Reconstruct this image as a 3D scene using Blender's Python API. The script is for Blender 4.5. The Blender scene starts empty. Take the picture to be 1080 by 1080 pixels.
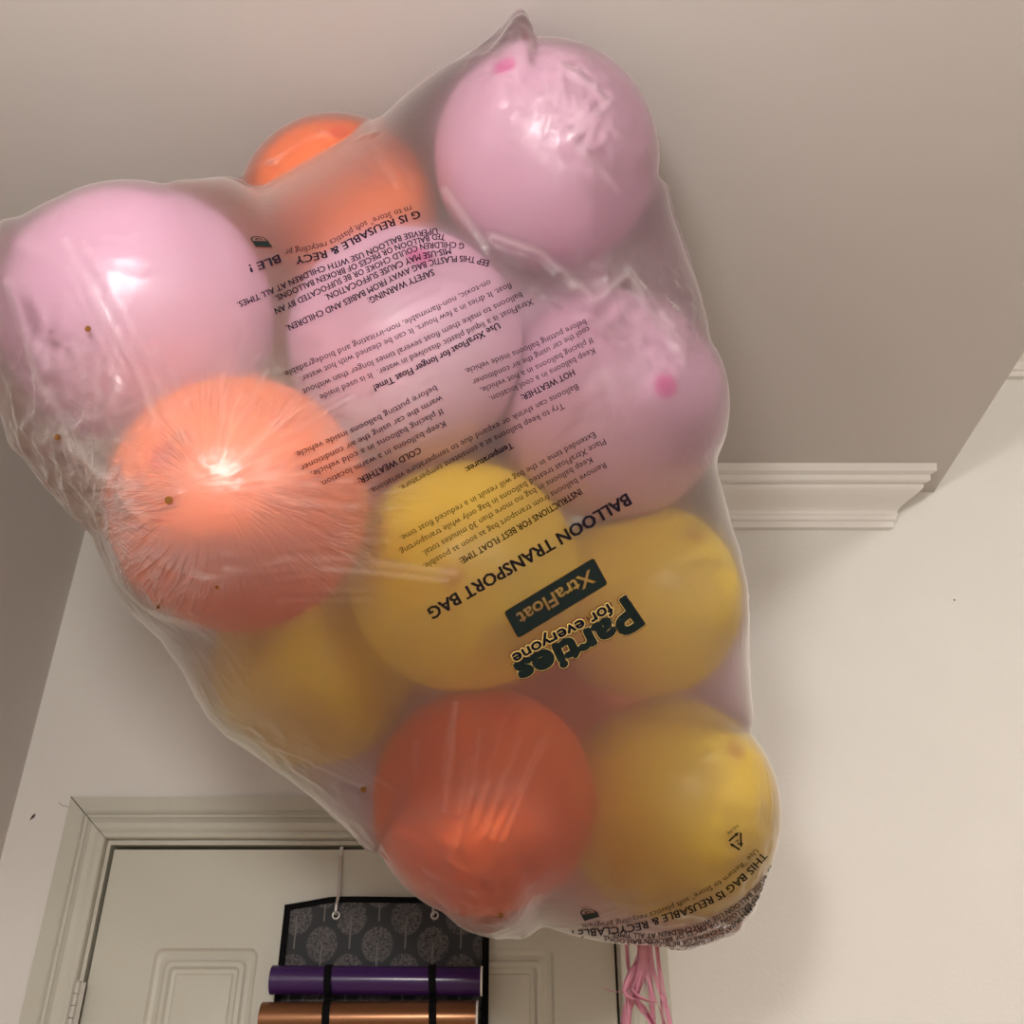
import bpy, bmesh, math, random
import numpy as np
from mathutils import Vector, Matrix
from mathutils.bvhtree import BVHTree
random.seed(7)
rng = np.random.default_rng(11)
C = bpy.context.scene.collection

# ------------------------------------------------------------------ camera frame (metres)
F = 1080.0
PITCH = math.radians(32)
cp, sp = math.cos(PITCH), math.sin(PITCH)
FW, UP, RT = np.array([0, cp, sp]), np.array([0, -sp, cp]), np.array([1.0, 0, 0])
CAM = np.array([0, 0, 1.62])
YW = 1.72                       # door wall
CZ = 1.62 + .652 * YW           # lower ceiling
XE = .846                       # edge of the lower ceiling
HZ = 3.12                       # higher ceiling beyond the edge


def ray(x, y):
    return FW + (x - 540) / F * RT + (540 - y) / F * UP


def at(x, y, t):
    return CAM + ray(x, y) * t


def wall(x, y, Y=YW):
    d = ray(x, y)
    t = Y / d[1]
    return float(d[0] * t), float(CAM[2] + d[2] * t)


def to_px(P):
    q = P - CAM
    t = q @ FW
    return np.stack([540 + F * (q @ RT) / t, 540 - F * (q @ UP) / t], -1), t


# ------------------------------------------------------------------ material helpers
class NT:
    def __init__(s, name):
        s.m = bpy.data.materials.new(name)
        s.m.use_nodes = True
        s.t = s.m.node_tree
        s.t.nodes.clear()
        s.out = s.t.nodes.new('ShaderNodeOutputMaterial')

    def n(s, kind, props=None, **inp):
        nd = s.t.nodes.new(kind)
        for k, v in (props or {}).items():
            setattr(nd, k, v)
        for k, v in inp.items():
            s.set(nd, k.replace('_', ' '), v)
        return nd

    def set(s, nd, k, v):
        i = nd.inputs[int(k)] if k.isdigit() else nd.inputs[k]
        if isinstance(v, bpy.types.NodeSocket):
            s.t.links.new(v, i)
        else:
            i.default_value = v

    def math(s, op, a, b=0.0, c=0.0, clamp=False):
        nd = s.t.nodes.new('ShaderNodeMath')
        nd.operation = op
        nd.use_clamp = clamp
        for i, v in enumerate((a, b, c)):
            s.set(nd, str(i), v)
        return nd.outputs[0]

    def vm(s, op, a, b=(0, 0, 0)):
        nd = s.t.nodes.new('ShaderNodeVectorMath')
        nd.operation = op
        s.set(nd, '0', a)
        s.set(nd, '1', b)
        return nd.outputs['Value'] if op in ('DOT_PRODUCT', 'LENGTH') else nd.outputs[0]

    def mixc(s, f, a, b):
        nd = s.t.nodes.new('ShaderNodeMix')
        nd.data_type = 'RGBA'
        s.set(nd, '0', f)
        s.set(nd, '6', a)
        s.set(nd, '7', b)
        return nd.outputs[2]

    def ramp(s, v, lo, hi, a=0.0, b=1.0):
        nd = s.n('ShaderNodeMapRange', {'interpolation_type': 'SMOOTHSTEP'}, Value=v)
        nd.inputs['From Min'].default_value = lo
        nd.inputs['From Max'].default_value = hi
        nd.inputs['To Min'].default_value = a
        nd.inputs['To Max'].default_value = b
        return nd.outputs[0]


def plain(name, col, rough=.5, metal=0.0, bump=0.0, scale=200.0, var=0.0, spec=.5, coat=0.0):
    k = NT(name)
    b = k.n('ShaderNodeBsdfPrincipled', Roughness=rough, Metallic=metal)
    b.inputs['Base Color'].default_value = (*col, 1)
    b.inputs['Specular IOR Level'].default_value = spec
    b.inputs['Coat Weight'].default_value = coat
    tc = k.n('ShaderNodeTexCoord')
    if var:
        n1 = k.n('ShaderNodeTexNoise', Vector=tc.outputs['Object'], Scale=3.0, Detail=4.0)
        f = k.ramp(n1.outputs[0], .3, .7)
        c = k.mixc(f, (*[x * (1 - var) for x in col], 1), (*[min(1, x * (1 + var)) for x in col], 1))
        k.set(b, 'Base Color', c)
    if bump:
        n2 = k.n('ShaderNodeTexNoise', Vector=tc.outputs['Object'], Scale=scale, Detail=3.0)
        bp = k.n('ShaderNodeBump', Height=n2.outputs[0], Strength=bump, Distance=.002)
        k.set(b, 'Normal', bp.outputs[0])
    k.set(k.out, 'Surface', b.outputs[0])
    return k.m


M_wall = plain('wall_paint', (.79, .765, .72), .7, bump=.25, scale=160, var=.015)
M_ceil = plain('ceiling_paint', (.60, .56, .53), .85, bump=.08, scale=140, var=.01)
M_trim = plain('cornice_paint', (.82, .79, .745), .55, bump=.1, scale=120)
M_door = plain('door_paint', (.60, .585, .50), .45, bump=.12, scale=150, var=.01)
M_floor = plain('floor_timber', (.36, .25, .16), .45, bump=.2, scale=20, var=.15)
M_dark = plain('gap_shadow', (.035, .03, .028), .9)
M_metal = plain('brushed_metal', (.62, .60, .57), .35, metal=.9, bump=.05, scale=60)
M_hinge = plain('painted_hinge', (.52, .50, .44), .4)
M_black = plain('black_webbing', (.005, .005, .006), .85, bump=.4, scale=500, spec=.1)
M_hole = plain('bag_hole_rim', (.20, .085, .02), .6, spec=.1)
M_ink = plain('black_ink', (.004, .005, .014), .6, spec=.12)
M_inkg = plain('dark_ink', (.006, .012, .011), .6, spec=.15)
M_plum = plain('plum_ink', (.07, .012, .02), .5)
M_cream = plain('cream_ink', (.62, .42, .12), .5)
M_paint_mark = plain('scuff', (.06, .05, .045), .8)


def mat_purple():
    k = NT('purple_gloss')
    b = k.n('ShaderNodeBsdfPrincipled', Roughness=.22)
    b.inputs['Base Color'].default_value = (.045, .014, .10, 1)
    tc = k.n('ShaderNodeTexCoord')
    mp = k.n('ShaderNodeMapping', Vector=tc.outputs['Object'])
    mp.inputs['Scale'].default_value = (6, 60, 60)
    n = k.n('ShaderNodeTexNoise', Vector=mp.outputs[0], Scale=1.0)
    bp = k.n('ShaderNodeBump', Height=n.outputs[0], Strength=.12, Distance=.002)
    k.set(b, 'Normal', bp.outputs[0])
    k.set(k.out, 'Surface', b.outputs[0])
    return k.m


M_purple = mat_purple()
M_copper = plain('copper_foil', (.26, .115, .05), .28, metal=.6, bump=.05, scale=30)
M_paper = plain('white_paper_core', (.8, .78, .74), .7)


def mat_trees():
    """Charcoal cloth printed with pale round trees, by object coordinates."""
    k = NT('tree_print_cloth')
    tc = k.n('ShaderNodeTexCoord')
    s = k.n('ShaderNodeSeparateXYZ', Vector=tc.outputs['Object'])
    X, Z = s.outputs[0], s.outputs[2]
    px, pz = .0865, .080
    tx, tz = wall(398, 996, YW - .013)
    acc = None
    stems = None
    for ox, oz in ((0.0, 0.0), (px / 2, pz / 2)):
        fx = k.math('FLOORED_MODULO', k.math('ADD', X, ox + px / 2 - tx), px)
        fz = k.math('FLOORED_MODULO', k.math('ADD', Z, oz + pz * .6 - tz), pz)
        dx = k.math('DIVIDE', k.math('SUBTRACT', fx, px / 2), .0245)
        dz = k.math('DIVIDE', k.math('SUBTRACT', fz, pz * .6), .0265)
        r = k.math('SQRT', k.math('ADD', k.math('MULTIPLY', dx, dx), k.math('MULTIPLY', dz, dz)))
        m = k.ramp(r, .93, 1.05, 1.0, 0.0)
        st = k.math('MULTIPLY', k.math('LESS_THAN', k.math('ABSOLUTE', dx), .05),
                    k.math('MULTIPLY', k.math('LESS_THAN', dz, .1), k.math('GREATER_THAN', dz, -1.75)))
        acc = m if acc is None else k.math('MAXIMUM', acc, m)
        stems = st if stems is None else k.math('MAXIMUM', stems, st)
    v = k.n('ShaderNodeTexVoronoi', {'feature': 'DISTANCE_TO_EDGE'}, Vector=tc.outputs['Object'], Scale=420.0)
    tw = k.ramp(v.outputs['Distance'], .05, .20, 1.0, 0.0)
    n = k.n('ShaderNodeTexNoise', Vector=tc.outputs['Object'], Scale=260.0, Detail=2.0)
    tw = k.math('MULTIPLY', tw, k.ramp(n.outputs[0], .36, .50))
    f = k.math('MAXIMUM', k.math('MULTIPLY', acc, tw), stems, clamp=True)
    c = k.mixc(k.math('MULTIPLY', f, .85), (.034, .037, .042, 1), (.19, .17, .165, 1))
    b = k.n('ShaderNodeBsdfPrincipled', Roughness=.8)
    k.set(b, 'Base Color', c)
    wv = k.n('ShaderNodeTexNoise', Vector=tc.outputs['Object'], Scale=900.0)
    bp = k.n('ShaderNodeBump', Height=wv.outputs[0], Strength=.3, Distance=.001)
    k.set(b, 'Normal', bp.outputs[0])
    k.set(k.out, 'Surface', b.outputs[0])
    return k.m


M_trees = mat_trees()


def mat_latex(name, col, deep):
    """Balloon latex: thicker and deeper in colour at the crown (local +Z) and at the neck."""
    k = NT(name)
    tc = k.n('ShaderNodeTexCoord')
    nv = k.vm('NORMALIZE', tc.outputs['Object'])
    s = k.n('ShaderNodeSeparateXYZ', Vector=nv)
    crown = k.ramp(s.outputs[2], .9915, .9985)
    neck = k.ramp(s.outputs[2], -.94, -.995)
    f = k.math('MAXIMUM', k.math('MULTIPLY', crown, .85), neck)
    c = k.mixc(f, (*col, 1), (*deep, 1))
    b = k.n('ShaderNodeBsdfPrincipled', Roughness=.36)
    b.inputs['Subsurface Weight'].default_value = .0
    b.inputs['Specular IOR Level'].default_value = .6
    k.set(b, 'Base Color', c)
    tr = k.n('ShaderNodeBsdfTranslucent', Color=c)
    mx = k.n('ShaderNodeMixShader', Fac=.2)
    k.set(mx, '1', b.outputs[0])
    k.set(mx, '2', tr.outputs[0])
    k.set(k.out, 'Surface', mx.outputs[0])
    return k.m


LATEX = {
    'pink': mat_latex('pink_latex', (.81, .475, .655), (.75, .08, .36)),
    'orange': mat_latex('orange_latex', (1.0, .22, .03), (.85, .09, .01)),
    'deep': mat_latex('deep_orange_latex', (1.0, .175, .012), (.85, .07, .005)),
    'yellow': mat_latex('yellow_latex', (1.0, .72, .004), (.80, .42, .0)),
}
M_ribbon = NT('pink_ribbon')
_b = M_ribbon.n('ShaderNodeBsdfPrincipled', Roughness=.28)
_b.inputs['Base Color'].default_value = (.86, .40, .53, 1)
_t = M_ribbon.n('ShaderNodeBsdfTranslucent', Color=(.8, .3, .45, 1))
_m = M_ribbon.n('ShaderNodeMixShader', Fac=.3)
M_ribbon.set(_m, '1', _b.outputs[0]); M_ribbon.set(_m, '2', _t.outputs[0])
M_ribbon.set(M_ribbon.out, 'Surface', _m.outputs[0])
M_ribbon = M_ribbon.m


# ------------------------------------------------------------------ object helpers
def link(name, me, mat=None, parent=None, smooth=False):
    o = bpy.data.objects.new(name, me)
    C.objects.link(o)
    if mat:
        me.materials.append(mat)
    if smooth:
        me.shade_smooth()
    if parent:
        o.parent = parent
        o.matrix_parent_inverse = parent.matrix_world.inverted()
    return o


def from_bm(name, bm, mat, parent=None, smooth=False):
    me = bpy.data.meshes.new(name)
    bmesh.ops.recalc_face_normals(bm, faces=bm.faces)
    bm.to_mesh(me)
    bm.free()
    return link(name, me, mat, parent, smooth)


def box(bm, x0, x1, y0, y1, z0, z1, bevel=0.0):
    r = bmesh.ops.create_cube(bm, size=1)
    vs = r['verts']
    for v in vs:
        v.co = Vector(((x0 + x1) / 2 + v.co.x * (x1 - x0), (y0 + y1) / 2 + v.co.y * (y1 - y0), (z0 + z1) / 2 + v.co.z * (z1 - z0)))
    if bevel:
        es = {e for v in vs for e in v.link_edges}
        bmesh.ops.bevel(bm, geom=list(es), offset=bevel, segments=2, affect='EDGES', profile=.5)


def sweep(bm, rings, closed_ring=True, caps=True):
    vs = [[bm.verts.new(p) for p in r] for r in rings]
    n = len(vs[0])
    for a, b in zip(vs, vs[1:]):
        for i in range(n if closed_ring else n - 1):
            bm.faces.new((a[i], a[(i + 1) % n], b[(i + 1) % n], b[i]))
    if caps and closed_ring:
        bm.faces.new(vs[0]); bm.faces.new(list(reversed(vs[-1])))


def tube(bm, pts, r, seg=10):
    pts = [Vector(p) for p in pts]
    rings = []
    for i, p in enumerate(pts):
        d = (pts[min(i + 1, len(pts) - 1)] - pts[max(i - 1, 0)]).normalized()
        a = d.orthogonal().normalized() if i == 0 else (a - d * a.dot(d)).normalized()
        b = d.cross(a)
        rr = r[i] if isinstance(r, (list, tuple)) else r
        rings.append([p + (a * math.cos(2 * math.pi * k / seg) + b * math.sin(2 * math.pi * k / seg)) * rr for k in range(seg)])
    sweep(bm, rings)


def tag(o, label=None, cat=None, group=None, kind=None):
    if label: o['label'] = label
    if cat: o['category'] = cat
    if group: o['group'] = group
    if kind: o['kind'] = kind
    return o


def empty(name, loc):
    o = bpy.data.objects.new(name, None)
    o.empty_display_size = .05
    C.objects.link(o)
    o.location = loc
    bpy.context.view_layer.update()
    return o


def struct(name, bm, mat, label, cat, parent=None, smooth=False):
    o = from_bm(name, bm, mat, parent, smooth)
    return tag(o, label, cat, None, 'structure') if parent is None else o


# ------------------------------------------------------------------ the room
XL = -.836
XR, YB, TH = 2.4, -2.3, .12
bm = bmesh.new(); box(bm, XL - TH, XR + TH, YB - TH, YW + .3, -.12, 0)
struct('floor', bm, M_floor, 'timber floor of the room, below the picture', 'floor')

dx0, dz1 = wall(118, 892)        # opening, left and top
dx1, _ = wall(650.5, 1010)
bm = bmesh.new()
box(bm, XL, dx0 - .006, YW, YW + TH, 0, HZ)
box(bm, dx1 + .006, XR, YW, YW + TH, 0, HZ)
box(bm, dx0 - .006, dx1 + .006, YW, YW + TH, dz1 + .006, HZ)
bmesh.ops.remove_doubles(bm, verts=bm.verts, dist=1e-5)
struct('wall_back', bm, M_wall, 'off-white wall holding the door, lit brightest at the right', 'wall')
bm = bmesh.new(); box(bm, dx0 - .1, dx1 + .1, YW + TH, YW + TH + .02, 0, dz1 + .1)  # near-black sheet, its colour stands in for the shade behind the door
struct('gap_shade_sheet', bm, M_dark, 'dark sheet standing in for shade, seen only through the gap around the door', 'wall')
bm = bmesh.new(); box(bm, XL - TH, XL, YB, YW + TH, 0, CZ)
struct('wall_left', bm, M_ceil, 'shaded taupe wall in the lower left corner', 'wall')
bm = bmesh.new(); box(bm, XR, XR + TH, YB, YW + TH, 0, HZ)
struct('wall_right', bm, M_wall, 'off-white wall outside the picture at the right', 'wall')
bm = bmesh.new(); box(bm, XL - TH, XR + TH, YB - TH, YB, 0, HZ)
struct('wall_rear', bm, M_wall, 'off-white wall behind the camera', 'wall')
bm = bmesh.new(); box(bm, XL - TH, XE, YB, YW, CZ, HZ + .02)
struct('ceiling', bm, M_ceil, 'taupe lowered ceiling with a straight cut edge at the right', 'ceiling')
bm = bmesh.new(); box(bm, XE, XR + TH, YB, YW + TH, HZ, HZ + .1)
struct('ceiling_upper', bm, M_ceil, 'higher ceiling beyond the cut edge of the lowered one', 'ceiling')

# cornice: profile (out from the wall, down from the ceiling)
_, zc_bot = wall(850, 559.5)
drop = CZ - zc_bot
prof = [(0, drop), (.012, drop), (.014, drop - .006), (.014, drop - .012), (.019, drop - .014), (.021, drop - .020)]
for i in range(0, 11):                       # ogee
    u = i / 10
    prof.append((.024 + .050 * (u ** 1.0) + .010 * math.sin(2 * math.pi * u) * -1, drop - .024 - (drop - .050) * u * .92))
prof += [(.082, .030), (.088, .028), (.089, .018), (.101, .016), (.103, .002), (.103, 0.0), (0, 0)]


def cornice(name, x0, x1, z, label, mitre=0.0, sc=1.0):
    bm = bmesh.new()
    rings = []
    for x, k in ((x0, 0), (x1, 1)):
        rings.append([Vector((x + (a * sc * mitre if k else 0), YW - a * sc, z - b * sc)) for a, b in prof])
    sweep(bm, rings)
    return struct(name, bm, M_trim, label, 'cornice')


_xc, _ = wall(935.5, 559)
cornice('trim_1', XL, _xc, CZ, 'white moulded plaster cornice ending short of the lowered ceiling edge', .78)
cornice('trim_2', XE + .001, XR, HZ, 'short piece of white cornice high at the right edge', 0, 1.0)

# door casing: mitred moulding around the opening
cx0, ztop = wall(77, 842)
cx1, _ = wall(703, 1005)
W = .5 * ((dx0 - cx0) + (cx1 - dx1)) - .005
casing = [(0, 0), (0, .010), (.35 * W, .011), (.37 * W, .015), (.42 * W, .0165), (.44 * W, .012), (.50 * W, .012),
          (.55 * W, .016), (.66 * W, .020), (.78 * W, .0195), (.86 * W, .016), (.88 * W, .020), (.97 * W, .020), (W, .018), (W, 0)]


def jamb(dz, x_out, sgn):
    return [Vector((x_out + sgn * a, YW - b * 1.0, dz)) for a, b in casing]


bm = bmesh.new()
r0 = [Vector((cx0 + a, YW - b, 0)) for a, b in casing]
r1 = [Vector((cx0 + a, YW - b, ztop - a * .93)) for a, b in casing]
r2 = [Vector((cx1 - a, YW - b, ztop - a * .93)) for a, b in casing]
r3 = [Vector((cx1 - a, YW - b, 0)) for a, b in casing]
sweep(bm, [r0, r1, r2, r3])
trim3 = struct('trim_3', bm, M_door, 'sage-grey moulded casing around the panelled door', 'door casing')
bm = bmesh.new()                              # open mitre joint
a, b = Vector(r1[0]), Vector(r1[2]); n = Vector((1, 0, -.93)).normalized()
for i in range(1, len(casing) - 2):
    p, q = Vector(r1[i]), Vector(r1[i + 1])
    sidev = Vector((n.z, 0, -n.x)) * (.0007 - .0003 * i / 14)
    o_ = Vector((0, -.0006, 0))
    vs = [bm.verts.new(v) for v in (p - sidev + o_, p + sidev + o_, q + sidev + o_, q - sidev + o_)]
    bm.faces.new(vs)
from_bm('mitre_joint', bm, M_dark, trim3)
bm = bmesh.new()                              # jamb lining inside the opening
box(bm, dx0 - .006, dx0, YW - .005, YW + .05, 0, dz1)
box(bm, dx1, dx1 + .006, YW - .005, YW + .05, 0, dz1)
box(bm, dx0 - .006, dx1 + .006, YW - .005, YW + .05, dz1, dz1 + .006)
from_bm('jamb', bm, M_door, trim3)

# the door
YD = YW - .001
gap = .0045
door = empty('door_1', (dx0 + gap, YD, 0))
tag(door, 'sage-grey panelled door, shut, with a hanging roll holder on it', 'door', None, 'structure')
L0, R0, T0 = dx0 + .0060, dx1 - .0035, dz1 - .0065
pxl, pz = wall(164, 1000, YD)
pxr, _ = wall(273, 1000, YD)
mid = (L0 + R0) / 2
panels = [(pxl, pxr), (2 * mid - pxr, 2 * mid - pxl)]
ph = .50
bm = bmesh.new()
box(bm, L0, panels[0][0], YD, YD + .036, .01, T0)
box(bm, panels[0][1], panels[1][0], YD, YD + .036, .01, T0)
box(bm, panels[1][1], R0, YD, YD + .036, .01, T0)
for a, b in panels:
    box(bm, a, b, YD, YD + .036, pz, T0)
    box(bm, a, b, YD, YD + .036, .01, pz - ph)
from_bm('door_leaf', bm, M_door, door)


def rrect(x0, x1, z0, z1, r, y, n=5):
    pts = []
    for cx, cz, a0 in ((x1 - r, z1 - r, 0), (x0 + r, z1 - r, 90), (x0 + r, z0 + r, 180), (x1 - r, z0 + r, 270)):
        for i in range(n + 1):
            a = math.radians(a0 + 90 * i / n)
            pts.append(Vector((cx + r * math.cos(a), y, cz + r * math.sin(a))))
    return pts


for a, b in panels:
    bm = bmesh.new()
    rings = []
    for ins, y, r in ((0, 0, .012), (.004, .0045, .012), (.010, .0065, .012), (.016, .005, .012), (.020, .0015, .01), (.026, .0012, .008),
                      (.030, .006, .004), (.036, .0065, .003), (.038, .0045, .002), (.06, .0035, .002)):
        rings.append(rrect(a + ins, b - ins, pz - ph + ins, pz - ins, r, YD + y))
    sweep(bm, rings, True, False)
    bm.verts.ensure_lookup_table()
    bm.faces.new(bm.verts[-24:])
    # corners between the round moulding and the square hole
    bm.verts.ensure_lookup_table()
    outer = list(bm.verts[:24])
    for (qx, qz, ci) in ((b, pz, 0), (a, pz, 1), (a, pz - ph, 2), (b, pz - ph, 3)):
        k = bm.verts.new((qx, YD, qz))
        for i in range(5):
            bm.faces.new((k, outer[ci * 6 + i], outer[ci * 6 + i + 1]))
    from_bm('door_panel', bm, M_door, door, False)
hx, hz = wall(85, 1037, YW - .012)
hinge = None
for i in range(4):
    bm = bmesh.new()
    z1 = hz - i * .0165
    tube(bm, [(hx, YW - .022, z1), (hx, YW - .022, z1 - .0155)], .0052, 14)
    if i == 0:
        tube(bm, [(hx, YW - .022, z1 + .003), (hx, YW - .022, z1)], [.003, .005], 14)
        box(bm, hx - .001, hx + .012, YW - .022, YW - .0205, z1 - .08, z1)
        hinge = from_bm('hinge', bm, M_hinge, door)
    else:
        from_bm('knuckle', bm, M_hinge, hinge)

# small marks on the wall
mx, mz = wall(35.5, 861)
bm = bmesh.new()
tube(bm, [(mx - .004, YW - .0008, mz - .006), (mx, YW - .0012, mz), (mx + .002, YW - .0008, mz + .004)], [.0006, .0022, .0008], 6)
tag(from_bm('nail_hole', bm, M_paint_mark), 'tiny dark nail hole in the wall left of the door casing', 'mark')
bm = bmesh.new()
tube(bm, [(*wall(x, y)[:1], YW - .0003, wall(x, y)[1]) for x, y in ((62, 846), (66, 850), (70, 850), (74, 853))], .0005, 5)
tag(from_bm('wall_crack', bm, plain('crack', (.30, .26, .22), .9)), 'hairline crack in the wall at the casing corner', 'crack')
sx, sz = wall(1006.5, 633)
bm = bmesh.new(); tube(bm, [(sx, YW - .0006, sz - .001), (sx, YW - .0006, sz + .001)], .0016, 8)
tag(from_bm('wall_speck', bm, M_paint_mark), 'tiny dark speck on the bright wall under the cornice', 'mark')

# ------------------------------------------------------------------ roll holder hanging on the door
OY = YD - .012


def wx(x, y, Y=None):
    a, b = wall(x, y, Y if Y else OY)
    return a, b


ox0, oz1 = wx(302, 955)
ox1, oz1b = wx(515, 950)
org = empty('hanging_roll_holder', ((ox0 + ox1) / 2, OY, oz1 - .25))
tag(org, 'charcoal tree-print hanging holder with black binding, hooked over the door', 'holder')
bm = bmesh.new()
nx, nz = 24, 20
sag = lambda u: .004 * math.sin(u * 9) - .004 * abs(u - .5)
topz = lambda u: oz1 + .012 * min(1, u / .22) - .004 * max(0, (u - .5))
grid = {}
for j in range(nz + 1):
    for i in range(nx + 1):
        u, v = i / nx, j / nz
        x = ox0 + (ox1 - ox0) * u
        z = topz(u) - v * .55
        grid[i, j] = bm.verts.new((x, OY + .0015 * math.sin(u * 14 + v * 3) * (1 - v), z))
for j in range(nz):
    for i in range(nx):
        bm.faces.new((grid[i, j], grid[i + 1, j], grid[i + 1, j + 1], grid[i, j + 1]))
r = bmesh.ops.extrude_face_region(bm, geom=list(bm.faces))
for v in r['geom']:
    if isinstance(v, bmesh.types.BMVert):
        v.co.y += .003
panel = from_bm('fabric_panel', bm, M_trees, org)
# binding along the sides and the top
bm = bmesh.new()
bw = .009
for i in range(nx):
    u0, u1 = i / nx, (i + 1) / nx
    xa, xb = ox0 + (ox1 - ox0) * u0, ox0 + (ox1 - ox0) * u1
    za, zb = topz(u0) + .001, topz(u1) + .001
    ya, yb = [OY + .0015 * math.sin(u * 14) for u in (u0, u1)]
    P = [(xa, ya - .0025, za), (xb, yb - .0025, zb), (xb, yb - .0025, zb - bw), (xa, ya - .0025, za - bw),
         (xa, ya + .0045, za), (xb, yb + .0045, zb), (xb, yb + .0045, zb - bw), (xa, ya + .0045, za - bw)]
    vs = [bm.verts.new(p) for p in P]
    for f in ((0, 1, 2, 3), (5, 4, 7, 6), (4, 5, 1, 0), (3, 2, 6, 7)):
        bm.faces.new([vs[q] for q in f])
bmesh.ops.remove_doubles(bm, verts=bm.verts, dist=1e-5)
box(bm, ox0 - .002, ox0 + .0075, OY - .0035, OY + .005, oz1 - .55, oz1 + .001)
box(bm, ox1 - .0085, ox1 + .002, OY - .0035, OY + .005, oz1 - .55, topz(1) + .001)
from_bm('binding', bm, M_black, org)
RP = .0205                                    # roll radius
_, zp = wx(400, 1034, OY - .03)
_, zq = wx(400, 1074, OY - .035)
RQ = .0235
for gx, gy in ((354.5, 965.5), (458.5, 965.5)):
    x, z = wx(gx, gy, OY - .003)
    bm = bmesh.new()
    rings = []
    for i in range(25):
        a = 2 * math.pi * i / 24
        c, s = math.cos(a), math.sin(a)
        rings.append([Vector((x + c * (.0052 + .0016 * math.cos(b)), OY - .004 + .0014 * math.sin(b), z + s * (.0052 + .0016 * math.cos(b))))
                      for b in [2 * math.pi * j / 8 for j in range(8)]])
    sweep(bm, rings, True, False)
    bmesh.ops.remove_doubles(bm, verts=bm.verts, dist=1e-6)
    from_bm('grommet', bm, M_metal, org, True)
for sxp in (346, 456):
    x, _ = wx(sxp, 1034, OY - .04)
    bm = bmesh.new()
    path = []
    for cz, rr, yy in ((zp, RP, OY - .006 - RP), (zq, RQ, OY - .006 - RQ)):
        for i in range(13):
            a = math.radians(75 - 150 * i / 12)
            path.append((yy - math.cos(a) * (rr + .0022), cz + math.sin(a) * (rr + .0022)))
    path.append((OY - .006, zq - RQ - .01))
    path.append((OY - .006, zq - .16))
    rings = []
    for i, (y, z) in enumerate(path):
        xx = x + .006 * (z - zp) / -.1
        rings.append([Vector((xx - .0055, y, z)), Vector((xx + .0055, y, z)), Vector((xx + .0055, y + .0012, z)), Vector((xx - .0055, y + .0012, z))])
    sweep(bm, rings)
    from_bm('strap', bm, M_black, org)


def roll(name, xpl, xpr, zc, r, mat, label, tilt=0.0):
    yc = OY - .006 - r
    xa, _ = wall(xpl, 1035, yc)
    xb, _ = wall(xpr, 1035, yc)
    bm = bmesh.new()
    n = 32
    prof_ = [(0, r * .90), (0, r * .97), (.0015, r), (.5, r), (1 - .0015, r), (1, r * .97), (1, r * .90)]
    rings = []
    for u, rr in prof_:
        rings.append([Vector((xa + (xb - xa) * u, yc + rr * math.cos(2 * math.pi * k / n), zc + tilt * (u - .5) + rr * math.sin(2 * math.pi * k / n))) for k in range(n)])
    rings.append([Vector((xb - .06, v.y, v.z)) for v in rings[-1]])
    rings.insert(0, [Vector((xa + .06, v.y, v.z)) for v in rings[0]])
    sweep(bm, rings, True, True)
    o = from_bm(name, bm, mat, None, False)
    for p in o.data.polygons: p.use_smooth = True
    o.data.set_sharp_from_angle(angle=math.radians(40))
    tag(o, label, 'roll')
    # loose outer sheet edge (pale underside showing at the right end)
    bm = bmesh.new()
    rings = []
    for k in range(0, 20):
        a = math.radians(-100 - k * 9)
        yy, zz = math.cos(a) * (r + .0006), math.sin(a) * (r + .0006)
        rings.append([Vector((xb - .0015, yc + yy, zc + tilt * .5 + zz)), Vector((xb + .0015, yc + yy, zc + tilt * .5 + zz)),
                      Vector((xb + .0015, yc + yy * .93, zc + tilt * .5 + zz * .93)), Vector((xb - .0015, yc + yy * .93, zc + tilt * .5 + zz * .93))])
    sweep(bm, rings)
    e = from_bm('sheet_edge', bm, M_paper, o)
    e['label'] = 'pale edge of the rolled sheet'
    return o


roll('paper_roll', 286, 508, zp, RP, M_purple, 'glossy purple roll strapped across the hanging holder', -.002)
roll('paper_roll', 280, 504, zq, RQ, M_copper, 'shiny copper roll strapped below the purple one', .002)

# two over-the-door hooks; the bag hides the right one
for hxp, lab in ((358.5, 'thin metal hook over the door top holding the left grommet'),
                 (461, 'thin metal hook mostly behind the bag, holding the right grommet')):
    xa, za = wall(hxp + 2, 894, YD - .002)
    xg, zg = wx(hxp - 4, 963, OY - .004)
    bm = bmesh.new()
    path = [(xa, YD + .045, T0 - .03), (xa, YD + .045, T0 + .0035), (xa, YD - .003, T0 + .0035), (xa - .001, YD - .0035, T0 - .01),
            (xg + .002, OY - .004, zg + .03), (xg, OY - .009, zg + .012), (xg, OY - .010, zg + .002), (xg, OY - .006, zg - .003), (xg, OY + .001, zg - .001)]
    rings = []
    for i, p in enumerate(path):
        p = Vector(p)
        q = Vector(path[min(i + 1, len(path) - 1)]) - Vector(path[max(i - 1, 0)])
        q.normalize()
        sd = Vector((1, 0, 0)); nn = q.cross(sd).normalized()
        w = .0026 if i < 5 else .0019
        rings.append([p + sd * w + nn * .0007, p - sd * w + nn * .0007, p - sd * w - nn * .0007, p + sd * w - nn * .0007])
    sweep(bm, rings)
    tag(from_bm('door_hook', bm, M_metal), lab, 'hook')

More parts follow.
